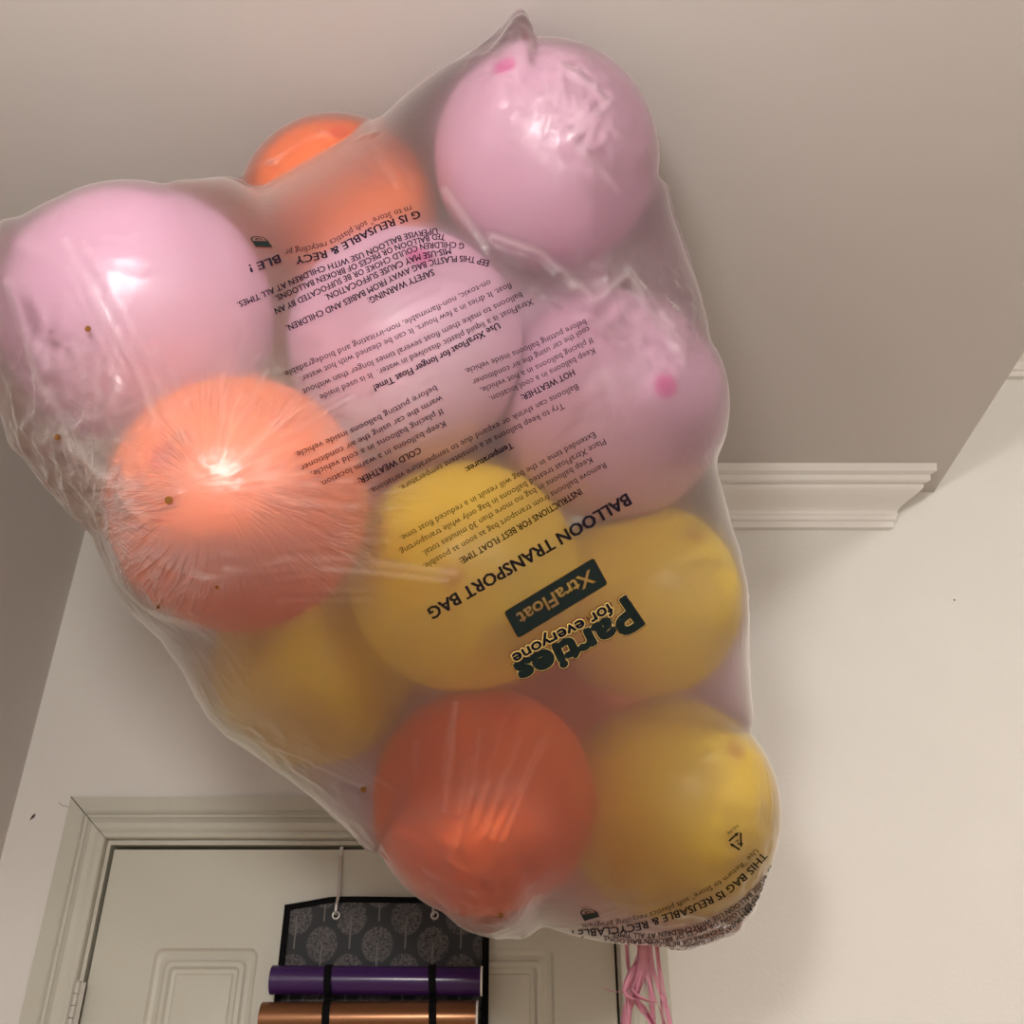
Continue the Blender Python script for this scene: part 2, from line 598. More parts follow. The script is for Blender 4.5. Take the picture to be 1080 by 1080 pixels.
# ------------------------------------------------------------------ balloons  (x, y, radius in the picture, distance)
BAL = [
    ('pink', 575, 169, 117, 1.195, 'pearly pink balloon at the very top, pressed against the ceiling', (-.28, .66)),
    ('orange', 358, 231, 104, 1.275, 'orange balloon at the top between two pink ones', (0, .7)),
    ('pink', 150, 336, 138, 1.095, 'large pink balloon at the far left end of the bag', (-.6, .78)),
    ('orange', 254, 532, 134, 1.01, 'orange balloon at the left side, with the brightest film glare', (-.5, .3)),
    ('pink', 428, 366, 124, 1.150, 'pink balloon in the middle, behind the small printed text', (.1, .65)),
    ('pink', 643, 428, 121, 1.216, 'pink balloon at the right side under the topmost one', (.42, .15)),
    ('yellow', 490, 607, 122, 1.183, 'yellow balloon in the middle, above the lower orange one', (-.1, -.02)),
    ('yellow', 677, 632, 104, 1.262, 'yellow balloon at the right, beside the printed logo', (.5, .6)),
    ('yellow', 333, 700, 105, 1.311, 'yellow balloon low at the left, under the orange one', (-.5, .2)),
    ('deep', 510, 842, 117, 1.170, 'deep orange balloon at the bottom', (.2, .8)),
    ('yellow', 705, 850, 114, 1.268, 'yellow balloon at the bottom right, above the recycling text', (.6, .5)),
    ('orange', 413, 492, 92, 1.37, 'orange balloon behind, showing between the middle pink and yellow ones', (0, .5)),
    ('pink', 565, 320, 93, 1.40, 'pink balloon behind, showing between the top one and the right one', (0, .5)),
    ('pink', 430, 760, 84, 1.50, 'dim pink balloon behind, in the gap left of the bottom orange one', (0, .5)),
    ('orange', 292, 315, 76, 1.43, 'orange balloon behind, a sliver between the left and middle pink ones', (0, .5)),
    ('pink', 560, 480, 80, 1.48, 'pink balloon behind the first printed lines, between two pink ones and a yellow one', (0, .5)),
    ('yellow', 303, 440, 82, 1.66, 'yellow balloon deep inside, glimpsed between pink and orange', (0, 1)),
    ('orange', 596, 728, 88, 1.50, 'orange balloon deep inside, behind the printed logo', (0, 1)),
    ('pink', 700, 740, 86, 1.619, 'pink balloon at the back of the bag, its rim showing at the right edge', (0, 1)),
]
cen = np.array([at(b[1], b[2], b[4]) for b in BAL])
rad = np.array([b[3] * b[4] / F for b in BAL])
dirs = rng.normal(size=(600, 3)); dirs /= np.linalg.norm(dirs, axis=1)[:, None]
ball_bvh = []
for i, (colr, px, py, pr, t, lab, cr) in enumerate(BAL):
    ctr, R = cen[i], rad[i]
    bestd, bs = None, -9
    tocam = (CAM - ctr) / np.linalg.norm(CAM - ctr)
    # the crown faces (cr) in the picture plane plus towards the room
    q = RT * cr[0] + UP * cr[1]
    q = q + tocam * math.sqrt(max(.02, 1 - q @ q))
    q /= np.linalg.norm(q)
    z = Vector(q)
    x = z.orthogonal().normalized(); y = z.cross(x)
    rot = Matrix((x, y, z)).transposed().to_4x4()
    bm = bmesh.new()
    bmesh.ops.create_uvsphere(bm, u_segments=64, v_segments=40, radius=1)
    for v in bm.verts:
        c = v.co.z
        k = 1 - .05 * max(0, -c) ** 2
        v.co = Vector((v.co.x * k, v.co.y * k, c * (1.0 + (.05 * max(0, -c) ** 3)))) * R * .995
    others = [(Vector(cen[j]), rad[j]) for j in range(len(BAL)) if j != i and np.linalg.norm(cen[j] - ctr) < rad[j] + R + .03]
    for v in bm.verts:
        wv = rot @ v.co + Vector(ctr)
        for oc, orr in others:
            n = Vector(ctr) - oc
            d = n.length; n.normalize()
            m = (d * d + orr * orr - R * R) / (2 * d)
            if d < R + orr:
                h = (wv - oc).dot(n) - m
                if h < .0015:
                    wv += n * (.0015 - h)
        if wv.z > CZ - .004: wv.z = CZ - .004
        v.co = rot.inverted() @ (wv - Vector(ctr))
    me = bpy.data.meshes.new('balloon')
    bm.to_mesh(me); bm.free()
    o = link('balloon', me, LATEX[colr], None, True)
    o.matrix_world = Matrix.Translation(Vector(ctr)) @ rot
    tag(o, lab, 'balloon', 'balloons inside the clear bag')
    # neck and knot at the far pole
    zb = min(v.co.z for v in me.vertices if abs(v.co.x) < .02 and abs(v.co.y) < .02)
    bm = bmesh.new()
    pr_ = [(.0150, .0030), (.0095, -.003), (.0060, -.008), (.0050, -.012), (.0078, -.0145), (.0088, -.018), (.0070, -.022), (.0048, -.024), (.0095, -.030), (.0110, -.033), (.0085, -.0335)]
    rings = [[Vector((rr * math.cos(2 * math.pi * k / 16) * (1 + .12 * math.sin(3 * k + zz * 900) * (zz < -.012)), rr * math.sin(2 * math.pi * k / 16), zb + zz)) for k in range(16)] for rr, zz in pr_]
    sweep(bm, rings)
    bmesh.ops.recalc_face_normals(bm, faces=bm.faces)
    m2 = bpy.data.meshes.new('knot'); bm.to_mesh(m2); bm.free()
    k2 = link('knot', m2, LATEX[colr], None, True)
    k2.parent = o

# ------------------------------------------------------------------ the bag: a film drawn over the balloons
OUT = [(552, 6), (520, 30), (494, 50), (455, 75), (425, 98), (398, 122), (360, 121), (320, 128), (285, 150), (262, 183), (180, 188), (120, 190), (60, 205), (0, 233), (-22, 280),
       (-20, 350), (-8, 420), (8, 470), (45, 515), (72, 545), (95, 566), (106, 590), (120, 622), (140, 650), (170, 678), (190, 705), (205, 735), (218, 757), (238, 777), (262, 793), (300, 820), (335, 848),
       (370, 880), (405, 912), (440, 943), (465, 965), (490, 984), (520, 992), (550, 990), (575, 982), (600, 989), (640, 997), (680, 1001), (722, 1006), (748, 998), (775, 987),
       (800, 958), (812, 925), (823, 890), (827, 850), (818, 820), (806, 790), (797, 750), (793, 700), (792, 650), (790, 615), (782, 580), (772, 548), (764, 520), (757, 495), (763, 450),
       (762, 415), (757, 385), (748, 345), (740, 310), (726, 270), (712, 225), (700, 180), (690, 140), (675, 105), (655, 78), (632, 58), (606, 44), (580, 42), (566, 28)]
OT = [(550, 14, 1.165), (500, 48, 1.19), (-15, 300, 1.04), (-10, 400, 1.03), (42, 510, 1.0), (92, 562, 1.0), (205, 733, 1.26), (300, 818, 1.28), (370, 878, 1.27),
      (440, 942, 1.24), (520, 990, 1.22), (640, 995, 1.24), (722, 1004, 1.26), (775, 985, 1.28), (812, 925, 1.32), (826, 850, 1.32), (792, 640, 1.35), (756, 380, 1.27),
      (735, 300, 1.25), (265, 186, 1.22), (60, 207, 1.12), (620, 1000, 1.3), (700, 985, 1.36)]
hull_pts = []
u = dirs[:260]
for i in range(len(BAL)):
    hull_pts += list(cen[i] + u * (rad[i] + .004))
hull_pts += [at(*o) for o in OT]
hull_pts = np.array(hull_pts)
hull_pts[:, 2] = np.minimum(hull_pts[:, 2], CZ - .006)
hull_pts[:, 1] = np.minimum(hull_pts[:, 1], YW - .055)
bm = bmesh.new()
for p in hull_pts: bm.verts.new(p)
r = bmesh.ops.convex_hull(bm, input=bm.verts)
bmesh.ops.delete(bm, geom=[g for g in set(r['geom_interior'] + r['geom_unused']) if isinstance(g, bmesh.types.BMVert)], context='VERTS')
me = bpy.data.meshes.new('bag_hull'); bm.to_mesh(me); bm.free()
tmp = bpy.data.objects.new('bag_hull', me); C.objects.link(tmp)
md = tmp.modifiers.new('r', 'REMESH'); md.mode = 'VOXEL'; md.voxel_size = .013
dg = bpy.context.evaluated_depsgraph_get()
me2 = bpy.data.meshes.new_from_object(tmp.evaluated_get(dg))
bpy.data.objects.remove(tmp)


def arrays(me):
    V = np.empty(len(me.vertices) * 3); me.vertices.foreach_get('co', V)
    E_ = np.empty(len(me.edges) * 2, int); me.edges.foreach_get('vertices', E_)
    return V.reshape(-1, 3), E_.reshape(-1, 2)


def lap(V, E_, deg):
    S = np.zeros_like(V)
    for k in range(3):
        S[:, k] = np.bincount(E_[:, 0], V[E_[:, 1], k], len(V)) + np.bincount(E_[:, 1], V[E_[:, 0], k], len(V))
    return S / deg[:, None]


def collide(V, gap_):
    for c, R in zip(cen, rad):
        d = V - c
        L = np.linalg.norm(d, axis=1)
        m = L < R + gap_
        V[m] = c + d[m] / L[m, None] * (R + gap_)
    V[:, 2] = np.minimum(V[:, 2], CZ - .0025)
    return V


def warp_outline(V, k=1.0):
    """draw the film in or let it out, at its own distance, so its outline is that of the bag"""
    px, t = to_px(V)
    c0 = np.array([430., 520.])
    q = px - c0
    th = np.arctan2(q[:, 1], q[:, 0]); rr = np.hypot(q[:, 0], q[:, 1])
    nb = 240
    bi = ((th + math.pi) / (2 * math.pi) * nb).astype(int) % nb
    cur = np.zeros(nb); np.maximum.at(cur, bi, rr)
    cur = np.maximum(cur, 50)
    tg = np.zeros(nb)
    PO = np.array(OUT, float) - c0
    for b in range(nb):
        a = (b + .5) / nb * 2 * math.pi - math.pi
        d = np.array([math.cos(a), math.sin(a)])
        best = 0
        for i in range(len(PO)):
            p0, p1 = PO[i], PO[(i + 1) % len(PO)]
            e = p1 - p0
            den = d[0] * e[1] - d[1] * e[0]
            if abs(den) < 1e-9: continue
            s_ = (p0[0] * e[1] - p0[1] * e[0]) / den
            w_ = (p0[0] * d[1] - p0[1] * d[0]) / den
            if s_ > 0 and 0 <= w_ <= 1: best = max(best, s_)
        # never inside a balloon's own outline
        for (bx, by, br) in [(q_[1], q_[2], q_[3]) for q_ in BAL]:
            w2 = np.array([bx, by], float) - c0
            al = d @ w2; h2 = br * 1.03 ** 1 + 3
            pp_ = w2 @ w2 - al * al
            if pp_ < h2 * h2: best = max(best, al + math.sqrt(h2 * h2 - pp_))
        tg[b] = best
    f = (th + math.pi) / (2 * math.pi) * nb - .5
    i0 = np.floor(f).astype(int) % nb; i1 = (i0 + 1) % nb; fr = f - np.floor(f)
    sm = lambda a_: (np.roll(a_, 1) + 2 * a_ + np.roll(a_, -1)) / 4
    cur = sm(cur)
    C_ = cur[i0] * (1 - fr) + cur[i1] * fr
    T_ = tg[i0] * (1 - fr) + tg[i1] * fr
    w_ = np.clip((rr / C_ - .62) / .38, 0, 1); w_ = w_ * w_ * (3 - 2 * w_)
    s_ = 1 + (T_ / C_ - 1) * w_ * k
    npx = c0 + q * s_[:, None]
    return CAM + (FW + ((npx[:, 0] - 540) / F)[:, None] * RT + ((540 - npx[:, 1]) / F)[:, None] * UP) * t[:, None]


V, E_ = arrays(me2)
deg = np.bincount(E_.ravel(), minlength=len(V)).astype(float)
for it in range(330):
    V += (lap(V, E_, deg) - V) * .8
    V = collide(V, .004)
    if it % 110 == 60: V = warp_outline(V)
me2.vertices.foreach_set('co', V.ravel())
tmp = bpy.data.objects.new('t', me2); C.objects.link(tmp)
md = tmp.modifiers.new('s', 'SUBSURF'); md.levels = 1
md = tmp.modifiers.new('r', 'REMESH'); md.mode = 'VOXEL'; md.voxel_size = .0064
dg = bpy.context.evaluated_depsgraph_get()
me2 = bpy.data.meshes.new_from_object(tmp.evaluated_get(dg))
bpy.data.objects.remove(tmp)
V, E_ = arrays(me2)
deg = np.bincount(E_.ravel(), minlength=len(V)).astype(float)
for it in range(25):
    V += (lap(V, E_, deg) - V) * .6
    V = collide(V, .004)
for it in range(3):
    V = warp_outline(V)
    for j in range(3):
        V += (lap(V, E_, deg) - V) * .4
        V = collide(V, .003)
V = warp_outline(V)
me2.vertices.foreach_set('co', V.ravel())
tmp = bpy.data.objects.new('t', me2); C.objects.link(tmp)
md = tmp.modifiers.new('s', 'SUBSURF'); md.levels = 1; md.render_levels = 1
dg = bpy.context.evaluated_depsgraph_get()
me3 = bpy.data.meshes.new_from_object(tmp.evaluated_get(dg))
bpy.data.objects.remove(tmp)
V, E_ = arrays(me3)
deg = np.bincount(E_.ravel(), minlength=len(V)).astype(float)

# creases: folds and crumples modelled into the film
N = np.empty(len(V) * 3); me3.vertex_normals.foreach_get('vector', N); N = N.reshape(-1, 3)
px, tt = to_px(V)
front = np.clip((-(N @ FW)) * 3, 0, 1)[:, None]


def vnoise(P, seed):
    """cheap ridged lattice noise"""
    def h(i):
        x = np.sin(i[:, 0] * 127.1 + i[:, 1] * 311.7 + i[:, 2] * 74.7 + seed * 13.1) * 43758.5453
        return x - np.floor(x)
    i = np.floor(P); f = P - i; f = f * f * (3 - 2 * f)
    r_ = 0
    for a in (0, 1):
        for b in (0, 1):
            for c in (0, 1):
                w = (f[:, 0] if a else 1 - f[:, 0]) * (f[:, 1] if b else 1 - f[:, 1]) * (f[:, 2] if c else 1 - f[:, 2])
                r_ = r_ + w * h(i + np.array([a, b, c]))
    return r_


def ridged(P, seed):
    return 1 - np.abs(2 * vnoise(P, seed) - 1)


def blob(P3, R):
    return np.exp(-((V - P3) ** 2).sum(1) / R ** 2)


def nearest_on_film(x, y):
    m = (N @ FW) < 0
    d = ((px - (x, y)) ** 2).sum(1) + 1e9 * (~m)
    return V[d.argmin()].copy()


disp = np.zeros(len(V))
for (x, y, R, amp, sc) in ((70, 470, .085, .010, 34), (40, 400, .06, .008, 30), (110, 520, .05, .006, 45), (120, 250, .05, .003, 40), (640, 300, .05, .007, 36), (710, 330, .05, .009, 34),
                           (590, 90, .07, .005, 30), (540, 40, .05, .008, 34), (500, 965, .06, .005, 40), (760, 975, .06, .008, 38), (700, 985, .06, .004, 45), (250, 190, .05, .007, 30), (640, 130, .06, .004, 32),
                           (300, 800, .07, .004, 36), (400, 900, .06, .004, 36), (800, 900, .06, .004, 34)):
    p0 = nearest_on_film(x, y)
    disp += blob(p0, R) * amp * (ridged(V * sc, x) * .9 + ridged(V * sc * 2.1, y) * .35 - .6)


fold = np.zeros(len(V))


def crease(pts, w, h, white=.8):
    """a sharp fold running along a line on the film"""
    global disp
    q = [nearest_on_film(*p) for p in pts]
    D = np.full(len(V), 9.0)
    for a, b in zip(q, q[1:]):
        ab = b - a
        s_ = np.clip(((V - a) @ ab) / (ab @ ab + 1e-9), 0, 1)
        D = np.minimum(D, np.linalg.norm(V - a - s_[:, None] * ab, axis=1))
    k_ = np.clip(1 - D / w, 0, 1) ** 1.4
    # folds fade in and out along their length
    on = k_ > 0
    k_[on] *= .35 + .65 * vnoise(V[on] * 26, len(pts) + pts[0][0])
    disp += h * k_
    fold[:] = np.maximum(fold, k_ * white)


crease([(520, 250), (570, 268), (626, 320), (660, 290), (720, 380)], 0.0091, 0.0050)
crease([(660, 285), (700, 335), (722, 372)], 0.0077, 0.0044)
crease([(712, 300), (745, 350)], 0.0070, 0.0039)
crease([(255, 188), (290, 172), (340, 143), (395, 142), (400, 128)], 0.0084, 0.0055)
crease([(470, 200), (514, 262)], 0.0070, 0.0033)
crease([(590, 70), (640, 110), (600, 150), (650, 200)], 0.0084, 0.0028)
crease([(10, 300), (45, 400), (80, 470), (150, 545)], 0.0098, 0.0039)
crease([(70, 255), (110, 330), (150, 400), (190, 520)], 0.0070, 0.0022)
crease([(215, 610), (300, 590), (400, 596), (480, 603)], .0060, .0012)
crease([(240, 600), (350, 600), (470, 612)], .0050, .0009)
crease([(330, 850), (420, 925), (500, 950)], 0.0084, 0.0022)
crease([(695, 150), (725, 250), (748, 340)], 0.0063, 0.0022)
crease([(205, 735), (300, 790), (385, 830)], 0.0070, 0.0017)
# bundles of fine pleats
for (a0, a1, b0, b1, n_) in (((540, 292), (600, 330), (655, 350), (735, 420), 9), ((60, 262), (95, 250), (180, 530), (235, 490), 8), ((705, 190), (722, 186), (738, 330), (752, 330), 4),
                             ((420, 560), (430, 640), (190, 590), (210, 640), 6), ((440, 740), (600, 745), (430, 900), (520, 930), 9), ((786, 620), (792, 620), (770, 700), (797, 740), 4),
                             ((796, 790), (812, 800), (790, 900), (822, 860), 5), ((330, 130), (410, 150), (400, 215), (450, 215), 6), ((170, 660), (215, 650), (240, 770), (280, 730), 6),
                             ((285, 790), (330, 770), (400, 890), (450, 850), 6), ((430, 925), (470, 900), (560, 985), (590, 960), 6), ((560, 60), (650, 90), (570, 130), (610, 170), 8)):
    for q_ in range(n_):
        u0, u1 = rng.random(2) * .15 + q_ / n_
        p, q = np.array(a0) * (1 - u0) + np.array(a1) * u0, np.array(b0) * (1 - u1) + np.array(b1) * u1
        f0, f1 = rng.random() * .35, .6 + rng.random() * .4
        p, q = p + (q - p) * f0, p + (q - p) * f1
        m_ = (p + q) / 2 + rng.normal(size=2) * 2
        crease([tuple(p), tuple(m_), tuple(q)], .0048, .0011, .12 + .35 * rng.random() ** 2)
for q_ in range(46):                       # fan of pleats pulled tight over the left orange balloon
    a = math.radians(rng.uniform(-125, 14))
    r0_, r1_ = rng.uniform(12, 60), rng.uniform(70, 190)
    if a < math.radians(-85): r1_ *= .7
    p, q = [np.array((226 + math.cos(a) * r, 512 + math.sin(a) * r)) for r in (r0_, r1_)]
    m_ = (p + q) / 2 + rng.normal(size=2) * 3
    crease([tuple(p), tuple(m_), tuple(q)], .0048, .0010, .10 + .45 * rng.random() ** 2)
V = V + N * disp[:, None]
V = collide(V, .0018)
at_ = me3.attributes.new('fold', 'FLOAT', 'POINT'); at_.data.foreach_set('value', fold.astype(np.float32))
me3.vertices.foreach_set('co', V.ravel())
me3.update()


# ---- film material
def mat_film():
    k = NT('clear_film')
    tc = k.n('ShaderNodeTexCoord')
    P = tc.outputs['Object']
    # wrinkles radiating from the points the film is stretched over
    fans = [((228, 512), .30, 30.0, 1.0), ((372, 600), .0, 0, 0), ((690, 408), .24, 24.0, .55), ((100, 540), .24, 22.0, .7), ((560, 1010), .34, 26.0, .35), ((505, 262), .13, 16.0, .5), ((600, 60), .20, 18., .5)]
    H = None
    for (fx, fy), R, K, amp in fans:
        if not amp: continue
        p0 = nearest_on_film(fx, fy)
        d = k.vm('SUBTRACT', P, tuple(p0))
        n0 = (CAM - p0) / np.linalg.norm(CAM - p0)
        e1 = np.cross((0, 0, 1), n0); e1 /= np.linalg.norm(e1)
        e2 = np.cross(n0, e1)
        a = k.math('ARCTAN2', k.vm('DOT_PRODUCT', d, tuple(e2)), k.vm('DOT_PRODUCT', d, tuple(e1)))
        L = k.vm('LENGTH', d)
        wob = k.n('ShaderNodeTexNoise', Vector=P, Scale=9.0, Detail=2.0)
        a2 = k.math('ADD', k.math('MULTIPLY', a, K / 6.283), k.math('MULTIPLY', wob.outputs[0], .9))
        cv = k.n('ShaderNodeCombineXYZ', X=a2, Y=k.math('MULTIPLY', L, 9.0))
        ns = k.n('ShaderNodeTexNoise', Vector=cv.outputs[0], Scale=1.6, Detail=3.0, Roughness=.6)
        rd = k.math('SUBTRACT', 1.0, k.math('ABSOLUTE', k.math('MULTIPLY_ADD', ns.outputs[0], 2.0, -1.0)))
        rd = k.math('POWER', rd, 2.5)
        fal = k.math('MULTIPLY', k.ramp(L, 0, R, 1.0, 0.0), k.ramp(L, .012, .07))
        # lets the pleats die out in patches
        pt = k.n('ShaderNodeTexNoise', Vector=P, Scale=11.0)
        fal = k.math('MULTIPLY', fal, k.ramp(pt.outputs[0], .38, .62, .15, 1.0))
        h = k.math('MULTIPLY', k.math('MULTIPLY', rd, fal), amp)
        H = h if H is None else k.math('ADD', H, h)
    HF = H
    # crumpled zones
    mask = None
    for (x, y), R in (((60, 450), .10), ((110, 500), .07), ((600, 110), .08), ((690, 320), .07), ((500, 960), .07), ((750, 970), .07), ((250, 200), .05)):
        p0 = nearest_on_film(x, y)
        m = k.ramp(k.vm('LENGTH', k.vm('SUBTRACT', P, tuple(p0))), R * .4, R * 1.3, 1.0, 0.0)
        mask = m if mask is None else k.math('MAXIMUM', mask, m)
    wp = k.n('ShaderNodeTexNoise', Vector=P, Scale=22.0, Detail=2.0)
    pv = k.vm('ADD', P, k.vm('SCALE', wp.outputs['Color'])) if False else P
    vo = k.n('ShaderNodeTexVoronoi', {'feature': 'F1'}, Vector=pv, Scale=42.0)
    vo2 = k.n('ShaderNodeTexVoronoi', {'feature': 'F1'}, Vector=pv, Scale=95.0)
    cr = k.math('ADD', k.math('MULTIPLY', vo.outputs['Distance'], 1.0), k.math('MULTIPLY', vo2.outputs['Distance'], .45))
    cr = k.math('MULTIPLY', cr, k.math('MULTIPLY', mask, .3))
    fine = k.n('ShaderNodeTexNoise', Vector=P, Scale=60.0, Detail=3.0)
    H = k.math('ADD', k.math('ADD', H, cr), k.math('MULTIPLY', fine.outputs[0], .10))
    bp = k.n('ShaderNodeBump', Height=H, Strength=1.0, Distance=.0042)
    # flat facets where the film is crumpled
    wv = k.vm('MULTIPLY', k.vm('SUBTRACT', wp.outputs['Color'], (.5, .5, .5)), (.03, .03, .03))
    fc = k.n('ShaderNodeTexVoronoi', {'feature': 'F1'}, Vector=k.vm('ADD', P, wv), Scale=85.0)
    cc = k.vm('MULTIPLY', k.vm('SUBTRACT', fc.outputs['Color'], (.5, .5, .5)), (.42, .42, .42))
    mk = k.n('ShaderNodeCombineXYZ', X=mask, Y=mask, Z=mask)
    nb = k.vm('NORMALIZE', k.vm('ADD', bp.outputs[0], k.vm('MULTIPLY', cc, mk.outputs[0])))
    tr = k.n('ShaderNodeBsdfTransparent', Color=(.985, .98, .975, 1))
    df = k.n('ShaderNodeBsdfDiffuse', Color=(.93, .89, .87, 1), Normal=nb)
    tl = k.n('ShaderNodeBsdfTranslucent', Color=(.93, .89, .87, 1), Normal=nb)
    hz = k.n('ShaderNodeMixShader', Fac=.4)
    k.set(hz, '1', df.outputs[0]); k.set(hz, '2', tl.outputs[0])
    lw = k.n('ShaderNodeLayerWeight', Blend=.5)
    fac = k.math('MULTIPLY_ADD', k.math('POWER', lw.outputs['Facing'], 3.0), .27, .058)
    # where the film is creased it is whiter
    fac = k.math('ADD', fac, k.math('MULTIPLY', mask, .05))
    # extra pale haze painted over the left orange balloon to wash it out
    p0 = nearest_on_film(225, 520)
    haze_veil = k.ramp(k.vm('LENGTH', k.vm('SUBTRACT', P, tuple(p0))), .05, .19, 1.0, 0.0)
    fac = k.math('ADD', fac, k.math('MULTIPLY', haze_veil, .13))
    fac = k.math('ADD', fac, k.math('MULTIPLY', k.math('POWER', HF, 2.0), .16))
    fa = k.n('ShaderNodeAttribute', {'attribute_name': 'fold'})
    fac = k.math('ADD', fac, k.math('MULTIPLY', fa.outputs['Fac'], .30), clamp=True)
    mx = k.n('ShaderNodeMixShader', Fac=fac)
    rf = k.n('ShaderNodeBsdfRefraction', Roughness=.7, IOR=1.14)
    rf.inputs['Color'].default_value = (.985, .98, .975, 1)
    tm = k.n('ShaderNodeMixShader', Fac=.42)
    k.set(tm, '1', tr.outputs[0]); k.set(tm, '2', rf.outputs[0])
    k.set(mx, '1', tm.outputs[0]); k.set(mx, '2', hz.outputs[0])
    gl = k.n('ShaderNodeBsdfGlossy', Roughness=.35, Normal=nb)
    gl.inputs['Color'].default_value = (1, 1, 1, 1)
    fr = k.n('ShaderNodeFresnel', IOR=1.5, Normal=nb)
    m2 = k.n('ShaderNodeMixShader', Fac=k.math('MULTIPLY', fr.outputs[0], 1.15, clamp=True))
    k.set(m2, '1', mx.outputs[0]); k.set(m2, '2', gl.outputs[0])
    k.set(k.out, 'Surface', m2.outputs[0])
    return k.m


bag = link('balloon_bag', me3, mat_film(), None, True)
tag(bag, 'huge clear plastic bag full of balloons, printed with upside-down text, resting against the ceiling', 'bag')

# ---- printing on the film
bvh = BVHTree.FromPolygons([Vector(v) for v in V], [tuple(p.vertices) for p in me3.polygons])
CV = Vector(CAM)


def onto(x, y, lift):
    d = Vector(ray(x, y)).normalized()
    loc, nor, idx, dist = bvh.ray_cast(CV, d)
    if loc is None: return None
    if nor.dot(d) > 0: nor = -nor
    return loc + nor * lift * .4 - d * lift * .8


class Path:
    def __init__(s, pts):
        P = [np.array(p, float) for p in pts]
        if len(P) > 2:
            Q = []
            A = [2 * P[0] - P[1]] + P + [2 * P[-1] - P[-2]]
            for i in range(1, len(A) - 2):
                for u_ in np.linspace(0, 1, 9)[:-1]:
                    a, b, c, d = A[i - 1:i + 3]
                    Q.append(.5 * (2 * b + (c - a) * u_ + (2 * a - 5 * b + 4 * c - d) * u_ ** 2 + (3 * b - a - 3 * c + d) * u_ ** 3))
            Q.append(P[-1]); P = Q
        s.P = np.array(P)
        s.s = np.r_[0, np.cumsum(np.linalg.norm(np.diff(s.P, axis=0), axis=1))]
        s.L = s.s[-1]

    def at(s, u_):
        x = np.interp(u_, s.s, s.P[:, 0]); y = np.interp(u_, s.s, s.P[:, 1])
        if u_ < 0 or u_ > s.L:
            a, b = (s.P[0], s.P[1]) if u_ < 0 else (s.P[-2], s.P[-1])
            d = (b - a) / np.linalg.norm(b - a)
            base = s.P[0] if u_ < 0 else s.P[-1]
            x, y = base + d * (u_ if u_ < 0 else u_ - s.L)
        e = 2.0
        x0, y0 = np.interp(u_ - e, s.s, s.P[:, 0]), np.interp(u_ - e, s.s, s.P[:, 1])
        x1, y1 = np.interp(u_ + e, s.s, s.P[:, 0]), np.interp(u_ + e, s.s, s.P[:, 1])
        d = np.array([x1 - x0, y1 - y0]); d /= (np.linalg.norm(d) + 1e-9)
        return x, y, d


def flat_text(body, offset=0.0, res=2, extra=None):
    cu = bpy.data.curves.new('t', 'FONT')
    cu.body = body; cu.size = 1.0; cu.offset = offset; cu.resolution_u = res
    cu.fill_mode = 'FRONT'
    o = bpy.data.objects.new('t', cu); C.objects.link(o)
    dg_ = bpy.context.evaluated_depsgraph_get()
    m = bpy.data.meshes.new_from_object(o.evaluated_get(dg_))
    bpy.data.objects.remove(o)
    return m


CAPH = .729       # cap height of the built-in font at size 1


def subdivide_long(bm, maxl):
    for _ in range(6):
        es = [e for e in bm.edges if e.calc_length() > maxl]
        if not es: break
        bmesh.ops.subdivide_edges(bm, edges=es, cuts=1, use_grid_fill=False)
        bmesh.ops.triangulate(bm, faces=[f for f in bm.faces if len(f.verts) > 3])


def lay(bmout, m, pathpts, cap, lift=.0012, skew=0.0, maxl=4.5, width=None, x0=None, capu=CAPH):
    """lay a flat mesh m (baseline y=0, cap height capu) along a line on the film"""
    path = Path(pathpts)
    bm = bmesh.new(); bm.from_mesh(m)
    xs = [v.co.x for v in bm.verts]
    if not xs: bm.free(); return
    a = min(xs) if x0 is None else x0
    w = (max(xs) - a) if width is None else width
    sx_, sy_ = path.L / w, cap / capu
    for v in bm.verts:
        v.co = Vector(((v.co.x - a) * sx_, v.co.y * sy_, 0))
    subdivide_long(bm, maxl)
    kill = []
    for v in bm.verts:
        x, y, d = path.at(v.co.x)
        up_ = np.array([d[1], -d[0]])
        q = onto(x + up_[0] * v.co.y + d[0] * skew * v.co.y, y + up_[1] * v.co.y + d[1] * skew * v.co.y, lift)
        if q is None: kill.append(v)
        else: v.co = q
    bmesh.ops.delete(bm, geom=kill, context='VERTS')
    bad = [f for f in bm.faces if max(e.calc_length() for e in f.edges) > .02]
    bmesh.ops.delete(bm, geom=bad, context='FACES')
    mm = bpy.data.meshes.new('q'); bm.to_mesh(mm); bm.free()
    bmout.from_mesh(mm); bpy.data.meshes.remove(mm)
    bpy.data.meshes.remove(m)


def text_part(name, lines, mat=M_ink, label=None):
    bm = bmesh.new()
    for body, pts, cap, off in lines:
        m = flat_text(body, 0.0)
        if off > .01:
            b0 = bmesh.new(); b0.from_mesh(m)
            b1 = bmesh.new(); b1.from_mesh(m); bpy.data.meshes.remove(m)
            for dx_, dy_ in ((1, .5), (-1, -.5), (1, -.5), (-1, .5)):
                mm = bpy.data.meshes.new('q'); b0.to_mesh(mm)
                for v in mm.vertices: v.co.x += dx_ * off; v.co.y += dy_ * off
                b1.from_mesh(mm); bpy.data.meshes.remove(mm)
            m = bpy.data.meshes.new('q'); b1.to_mesh(m); b0.free(); b1.free()
        lay(bm, m, pts, cap)
    o = from_bm(name, bm, mat, bag)
    if label: o['label'] = label
    return o


